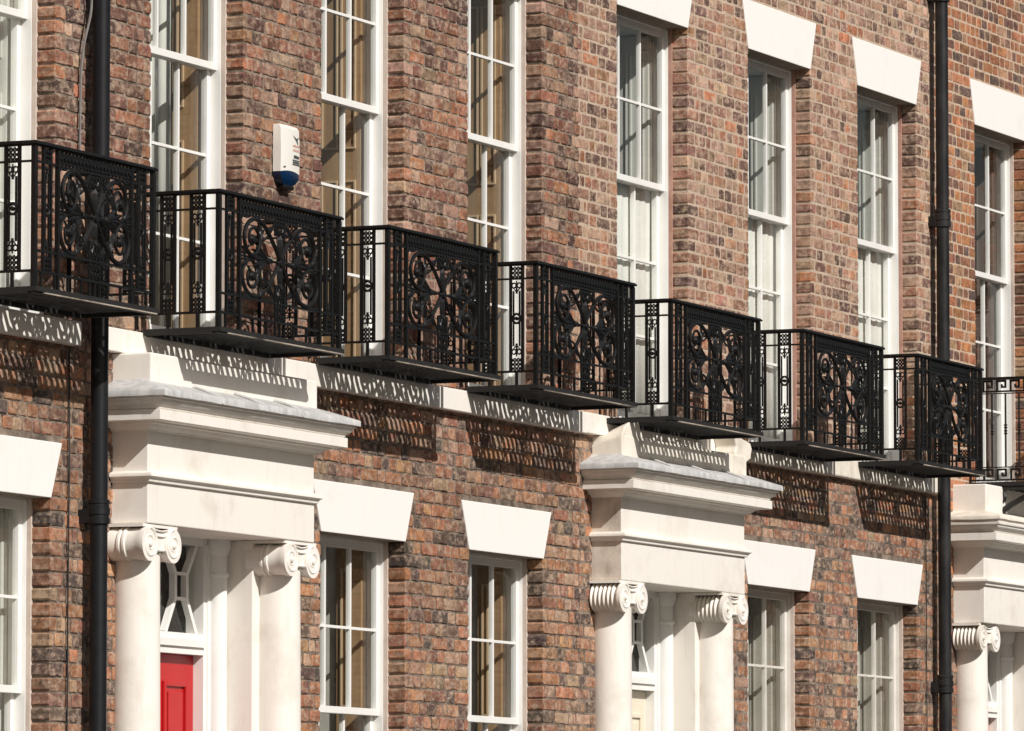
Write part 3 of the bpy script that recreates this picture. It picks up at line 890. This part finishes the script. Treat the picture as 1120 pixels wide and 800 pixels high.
    for sx in (-1, 1):
        for sz in (-1, 1):
            P = spline([(sx * px * k, y + (.006 * sx * sz), zc + sz * pz) for px, pz in end], 6)
            rr = [.0132] * 30 + [max(.0085, .0132 - .0001 * q) for q in range(len(P) - 30)]
            sc.tube(P, rr, 6)
            ex, ez = sx * .365 * k, zc + sz * .105
            # lesser tendrils filling the field above and below, each with its own curl
            for T in ([(.075, .225), (.12, .17), (.185, .125), (.235, .115), (.262, .14), (.245, .165), (.222, .155)],
                      [(.5, .215), (.485, .228), (.45, .226), (.415, .228), (.39, .235)], [(.49, .02), (.455, .012), (.43, .03), (.445, .05)]):
                sc.tube(spline([(sx * a_ * k, y, zc + sz * b_) for a_, b_ in T], 5), .0075, 5)
            leaf(sc, sx * .10 * k, zc + sz * .20, (-sz * .5 if sx > 0 else PI + sz * .5), .11, .036, y, .008)
            leaf(sc, sx * .235 * k, zc + sz * .135, (sz * 1.2 if sx > 0 else PI - sz * 1.2), .085, .034, y, .008)
            leaf(sc, ex, ez, (-sz * .8 if sx > 0 else PI + sz * .8), .075, .034, y, .008)
            sc.lathe_y([(.024, y + .016), (.03, y), (.020, y - .020)], ex, ez, 12)
            # leaf wrapped round the throat of each volute
            leaf(sc, sx * .30 * k, zc + sz * .04, PI / 2 * sz + sx * sz * .5, .15, .06, y, .014)
            leaf(sc, sx * .24 * k, zc + sz * .02, (sz * .9 if sx > 0 else PI - sz * .9), .14, .048, y, .012)
            leaf(sc, sx * .41 * k, zc + sz * .02, (sz * .35 if sx > 0 else PI - sz * .35), .10, .042, y, .010)
        for a in (-.55, -.25, 0, .25, .55):
            leaf(sc, sx * .17 * k, zc, a if sx > 0 else PI - a, .22 - abs(a) * .08, .040, y, .012)
        leaf(sc, sx * .17 * k, zc, PI if sx > 0 else 0, .11, .03, y, .010)
        sc.tube([(sx * .045, y, zc), (sx * zi, y, zc)], .007, 5)
        sc.lathe_y([(.018, y + .013), (.022, y), (.014, y - .016)], sx * .17 * k, zc, 10)
    sc.build('scrollwork', M['iron'], front)
    return t

PLATE = 4.868
wide = make_balcony(1.585, .525, 'black scrollwork balcony over the portico with the red door')
narrow = make_balcony(1.385, .525, 'black scrollwork balcony at the left edge, cut off by the photo')
def place(o, xc, label=None, y=0.0, dz=0.0):
    o.location = (xc, y, PLATE + dz)
    if label: o['label'] = label
    return o
place(narrow, -6.825, dz=.022)
place(wide, -4.52, dz=-.010)
place(copy_tree(wide), -2.25, 'black scrollwork balcony just right of the alarm box, above a bare brick panel', dz=.008)
place(copy_tree(wide), -.03, 'black scrollwork balcony between the two complete porticos, nearer the second one')
place(copy_tree(wide), 2.24, 'black scrollwork balcony above the weathered portico with the cream door', .012, -.040)
place(copy_tree(wide), 4.66, 'black scrollwork balcony right of the weathered portico, two before the far drainpipe', .012, -.040)
place(copy_tree(narrow), 6.90, 'black scrollwork balcony crossing the far drainpipe, next to the Greek key balcony', .012, -.028)

def greek_balcony(x, depth, w):
    t = thing('iron_balcony', (x + w / 2, 0, 4.83), 'slim black balcony with Greek key bands and thin balusters at the right edge', 'balcony')
    hw = w / 2
    f = MB(); f.box(-hw, hw, -depth, -.01, -.02, .012); f.box(-hw - .02, hw + .02, -depth - .02, -depth, -.03, .016)
    for k in range(12): f.box(-hw + w * (k + .3) / 12, -hw + w * (k + .7) / 12, -depth, -.01, -.045, -.02)
    f.build('floor_plate', M['grating'], t)
    r = MB(); r.box(-hw - .018, hw + .018, -depth - .018, -depth + .018, .80, .822)
    for sx in (-1, 1): r.box(sx * hw - .018, sx * hw + .018, -depth + .018, -.0, .80, .822)
    r.build('handrail', M['iron'], t)
    def key(m, L, z0, z1):
        n = int(L / .094); p = L / n; b = .0075
        for k in range(n):
            a = p * k; h = z1 - z0
            for (u0, u1, v0, v1) in ((.05, .17, 0, 1), (.17, .78, .84, 1), (.66, .78, .34, .84), (.40, .66, .34, .50), (.40, .52, .50, .66), (.17, 1.05, 0, .14)):
                m.box(a + p * u0, a + p * u1, -b, b, z0 + h * v0, z0 + h * v1)
    def panel(L):
        m = MB()
        for z in (.695, .125): m.box(0, L, -.006, .006, z - .004, z + .004)
        key(m, L, .705, .798); key(m, L, .020, .115)
        n = int(L / .094); p = L / n
        for k in range(n):
            x = p * (k + .72)
            m.tube([(x, 0, .125), (x, 0, .695)], .0075, 6)
            for z in (.385, .405, .430, .450): m.lathe([(.008, z - .007), (.015, z - .004), (.015, z + .004), (.008, z + .007)], x, 0, 8)
        return m
    sp = panel(depth - .01)
    for sx in (-1, 1):
        o = sp.build('side_panel', M['iron'], t); o.rotation_euler = (0, 0, -PI / 2); o.location = (sx * hw, 0, 0)
    o = panel(w).build('front_panel', M['iron'], t); o.location = (-hw, -depth, 0)
    for sx in (-1, 1):
        b = MB(); b.box(sx * hw - .012, sx * hw + .012, -depth - .012, -depth + .012, 0, .80); b.build('post', M['iron'], t)
        k = MB(); xx = sx * (hw - .02)
        k.tube([(xx, -.012, -.02), (xx, -.012, -.42)], .020, 6); k.tube([(xx, -.012, -.035), (xx, -depth + .03, -.035)], .020, 6)
        k.tube(spline([(xx, -.02, -.40), (xx, -.12, -.34), (xx, -.28, -.20), (xx, -depth + .10, -.10), (xx, -depth + .05, -.04)], 6), .024, 6)
        for (yy, zz, rr) in ((-.10, -.14, .075), (-.235, -.105, .05), (-.085, -.27, .045)):
            k.tube([(xx, yy + rr * math.cos(q * PI / 6), zz + rr * math.sin(q * PI / 6)) for q in range(13)], .015, 5, caps=False)
        for q in range(5): k.tube([(xx, -.04 - .07 * q, -.035), (xx, -.04 - .035 * q, -.33 + .058 * q)], .010, 4)
        k.build('bracket', M['iron'], t)
    return t
greek_balcony(8.78, .56, 1.55)

# ------------------------------------------------------------------ drainpipes, cables, alarm box
def drainpipe(x, y, R, mat, collars, label, top=10.0):
    t = thing('drainpipe', (x, y, .12), label, 'drainpipe', 'cast iron drainpipes')
    p = MB(); p.lathe([(R, .0), (R, top)], 0, 0, 24); p.build('pipe', M[mat], t, smooth=True)
    for z in collars:
        c = MB(); z -= .12
        c.lathe([(R + .001, z - .062), (R + .013, z - .060), (R + .014, z - .030), (R + .009, z - .026), (R + .009, z - .012), (R + .014, z - .008), (R + .014, z + .028), (R + .009, z + .032), (R + .009, z + .05), (R + .013, z + .054), (R + .013, z + .07), (R + .001, z + .078)], 0, 0, 24)
        c.box(-R - .004, R + .004, .03, -y + .012, z - .055, z + .02)
        c.build('collar', M[mat], t, smooth=True, angle=35)
    return t
drainpipe(-5.935, -.098, .049, 'pipe', [1.9, 3.78, 7.6], 'smooth black drainpipe at the left, passing behind the first balcony')
drainpipe(7.935, -.098, .049, 'pipe_worn', [1.45, 3.255, 6.80, 8.53], 'worn black drainpipe with scuffed collars at the right')

c = MB()
c.tube(spline([(-6.03, -.016, 9.9), (-6.03, -.016, 7.6), (-6.01, -.05, 6.9), (-5.985, -.06, 6.62), (-6.03, -.03, 6.35), (-6.035, -.018, 6.0), (-6.03, -.018, 5.3)], 8), .0075, 6)
tag(c.build('cable', M['cable'], smooth=True), 'thin grey cable looping down beside the left drainpipe', 'cable')
c = MB()
c.tube([(-6.135, -.012, 4.69), (-6.132, -.014, 4.0), (-6.136, -.012, 3.2), (-6.134, -.012, .2)], .005, 6)
tag(c.build('cable', M['cable_black'], smooth=True), 'black cable running straight down the brick left of the near drainpipe', 'cable')
c = MB()
c.tube([(7.76, -.012, 4.66), (7.76, -.013, 3.9), (7.761, -.012, 2.9), (7.76, -.012, .3)], .004, 6)
tag(c.build('cable', M['cable_black'], smooth=True), 'thin black cable down the brick beside the worn right drainpipe', 'cable')

def alarm():
    xc, z0, z1 = -3.415, 5.952, 6.236
    t = thing('alarm_box', (xc, 0, z0), 'white burglar alarm box with blue lens on the brick pier', 'alarm box')
    hw = .128; D = .066
    b = MB()
    # bulging cover: cross-section curved across, thinner towards the edges
    n = 10; vs = []
    H = z1 - z0
    for (z, s, dd) in ((.0, 1, .96), (H * .5, 1, 1), (H * .93, .99, .93), (H, .95, .72)):
        for k in range(n + 1):
            u = -1 + 2 * k / n
            dz = -.028 * u if z == 0 else 0
            vs.append((u * hw * s, -D * dd * (1 - .14 * u * u) , z + (0.012 * (1 - u * u) if z == 0 else 0)))
    fs = []
    for i in range(3):
        for k in range(n): a = i * (n + 1) + k; fs.append((a, a + 1, a + n + 2, a + n + 1))
    base = len(vs)
    for (z, s) in ((0, 1), (H * .5, 1), (H * .93, .99), (H, .95)):
        vs += [(-hw * s, -.004, z), (hw * s, -.004, z)]
    for i in range(3):
        l0, l1 = i * (n + 1), (i + 1) * (n + 1)
        fs.append((l0, l1, base + 2 * i + 2, base + 2 * i)); fs.append((l0 + n, base + 2 * i + 1, base + 2 * i + 3, l1 + n))
    fs.append(tuple(range(3 * (n + 1), 4 * (n + 1))) + (base + 7, base + 6)); fs.append(tuple(range(n, -1, -1)) + (base, base + 1))
    b.add(vs, fs); b.build('cover', M['plastic'], t, smooth=True, angle=30)
    l = MB(); vs = []
    for (z, s, dd) in ((.010, .985, .93), (-.03, .95, .98), (-.058, .72, .85), (-.078, .42, .7)):
        for k in range(n + 1):
            u = -1 + 2 * k / n
            vs.append((u * hw * s, -D * dd * (1 - .14 * u * u), z))
        vs += [(hw * s, -.003, z), (-hw * s, -.003, z)]
    q = n + 3; fs = []
    for i in range(3):
        for k in range(q): fs.append((i * q + k, i * q + (k + 1) % q, (i + 1) * q + (k + 1) % q, (i + 1) * q + k))
    fs.append(tuple(range(q))); fs.append(tuple(3 * q + k for k in range(q))[::-1])
    l.add(vs, fs); l.build('lens', M['blue'], t, smooth=True, angle=50)
    d = MB(); d.box(-.06, .075, -.05, -.003, -.098, -.070); d.build('sounder', M['iron'], t, bevel=.01)
    def yat(x): u = x / hw; return -D * (1 - .14 * u * u) - .0012
    def strip(m, x0, x1, za, zb):
        k = 4; vv = []
        for i in range(k + 1):
            x = x0 + (x1 - x0) * i / k; vv += [(x, yat(x), za), (x, yat(x), zb)]
        m.add(vv, [(2 * i, 2 * i + 2, 2 * i + 3, 2 * i + 1) for i in range(k)])
    def tri(m, P): m.add([(x, yat(x), z) for x, z in P], [tuple(range(len(P)))])
    e = MB()      # bird emblem: forked wings and a tail
    tri(e, [(.015, .232), (.062, .214), (.060, .204)]); tri(e, [(.054, .218), (.088, .206), (.066, .200)]); tri(e, [(.066, .210), (.120, .228), (.090, .205)]); tri(e, [(.060, .206), (.088, .206), (.100, .172)])
    e.build('emblem', M['ink_dark'], t)
    rs = random.Random(4)
    for (z, h, mat) in ((.160, .016, 'ink_red'), (.132, .018, 'ink_red'), (.092, .022, 'ink_dark')):
        w = MB(); x = .018 if mat == 'ink_red' else .03
        while x < .112:
            a = rs.uniform(.006, .011)
            strip(w, x, x + a, z, z + h * rs.uniform(.75, 1)); x += a + .0035
        w.build('lettering', M[mat], t)
    w = MB(); strip(w, .012, .120, .052, .058); strip(w, .012, .120, .078, .084)
    x = .016
    while x < .114: strip(w, x, x + .0065, .061, .075); x += .0105
    w.build('lettering', M['ink_dark'], t)
    w = MB(); strip(w, -.100, -.075, .026, .034); w.build('lettering', M['ink_dark'], t)
    return t
alarm()

# ------------------------------------------------------------------ street
def sheet(name, x0, x1, y0, y1, z, mat, z0=None):
    m = MB()
    if z0 is None: m.add([(x0, y0, z), (x1, y0, z), (x1, y1, z), (x0, y1, z)], [(0, 1, 2, 3)])
    else: m.box(x0, x1, y0, y1, z0, z)
    return m.build(name, M[mat], kind='structure')
sheet('ground', -900, 900, -900, 900, -.02, 'earth')
sheet('road', -300, 300, -18.0, -3.0, .0, 'asphalt')
sheet('pavement', -300, 300, -2.86, 6, .12, 'paving', -.1)
sheet('kerb', -300, 300, -3.0, -2.86, .125, 'stone_old', -.1)
sheet('far_pavement', -300, 300, -21.5, -18.0, .12, 'paving', -.1)
# the terrace across the street, seen only as reflections in the window glass
for k in range(5):
    x0 = -10 + k * 22
    t = thing('terraced_house', (x0 + 11, -21.5, 0), 'plain brown brick house across the street, only mirrored in window glass', 'house', 'houses across the street')
    m = MB(); m.box(-11, 10.98, -8, 0, 0, 9.5); m.build('wall', mat_simple('far_brick', (.13, .075, .05), (.22, .13, .085), .9, 3), t)
    m = MB(); m.prism_x([(.3, 9.5), (-4, 12), (-8.3, 9.5)], -11, 10.98); m.build('roof', M['slate'], t)
    for i in range(6):
        for z in (1.6, 5.2):
            m = MB(); a = -10 + i * 3.6; m.box(a, a + 1.3, -.05, .02, z, z + 2.2); m.build('window', M['timber_dull'], t)

# ------------------------------------------------------------------ light
sun_to = Vector((-.50, -1.0, .85)).normalized()
elev = math.asin(sun_to.z); rot = math.atan2(sun_to.x, sun_to.y)
w = bpy.data.worlds.new('World'); SC.world = w; w.use_nodes = True
nt = w.node_tree
sky = nt.nodes.new('ShaderNodeTexSky'); sky.sky_type = 'NISHITA'; sky.sun_disc = False
sky.sun_elevation = elev; sky.sun_rotation = rot % (2 * PI)
sky.air_density = 1.0; sky.dust_density = 1.5; sky.ozone_density = 1.0
bg = nt.nodes['Background']; bg.inputs['Strength'].default_value = .060
nt.links.new(mix(nt, 1.0, sky.outputs[0], (1.06, .97, .86), 'MULTIPLY'), bg.inputs['Color'])
sd = bpy.data.lights.new('sun', 'SUN'); sd.energy = 4.5; sd.angle = math.radians(.53); sd.color = (1.0, .968, .925)
so = bpy.data.objects.new('sun', sd); COL.objects.link(so)
so.rotation_euler = sun_to.to_track_quat('Z', 'Y').to_euler()

# ------------------------------------------------------------------ camera: a long lens from across the street
f_px = 6860.0
cd = bpy.data.cameras.new('camera'); cd.sensor_width = 36; cd.lens = 36 * f_px / 1120; cd.clip_end = 3000; cd.clip_start = .5
co = bpy.data.objects.new('camera', cd); COL.objects.link(co); SC.camera = co
al = math.atan(582 / f_px); th = math.radians(23.71292520333981)
fw = Vector((math.cos(th) * math.cos(al), math.sin(th) * math.cos(al), math.sin(al)))
rt = Vector((math.sin(th), -math.cos(th), 0)); up = rt.cross(fw)
co.matrix_world = Matrix(((rt.x, up.x, -fw.x, -36.89150622457598), (rt.y, up.y, -fw.y, -16.204165916815878), (rt.z, up.z, -fw.z, 1.65), (0, 0, 0, 1)))

SC.view_settings.view_transform = 'Standard'; SC.view_settings.look = 'None'
SC.view_settings.exposure = 0; SC.view_settings.gamma = 1
SC.cycles.max_bounces = 8; SC.cycles.transparent_max_bounces = 12
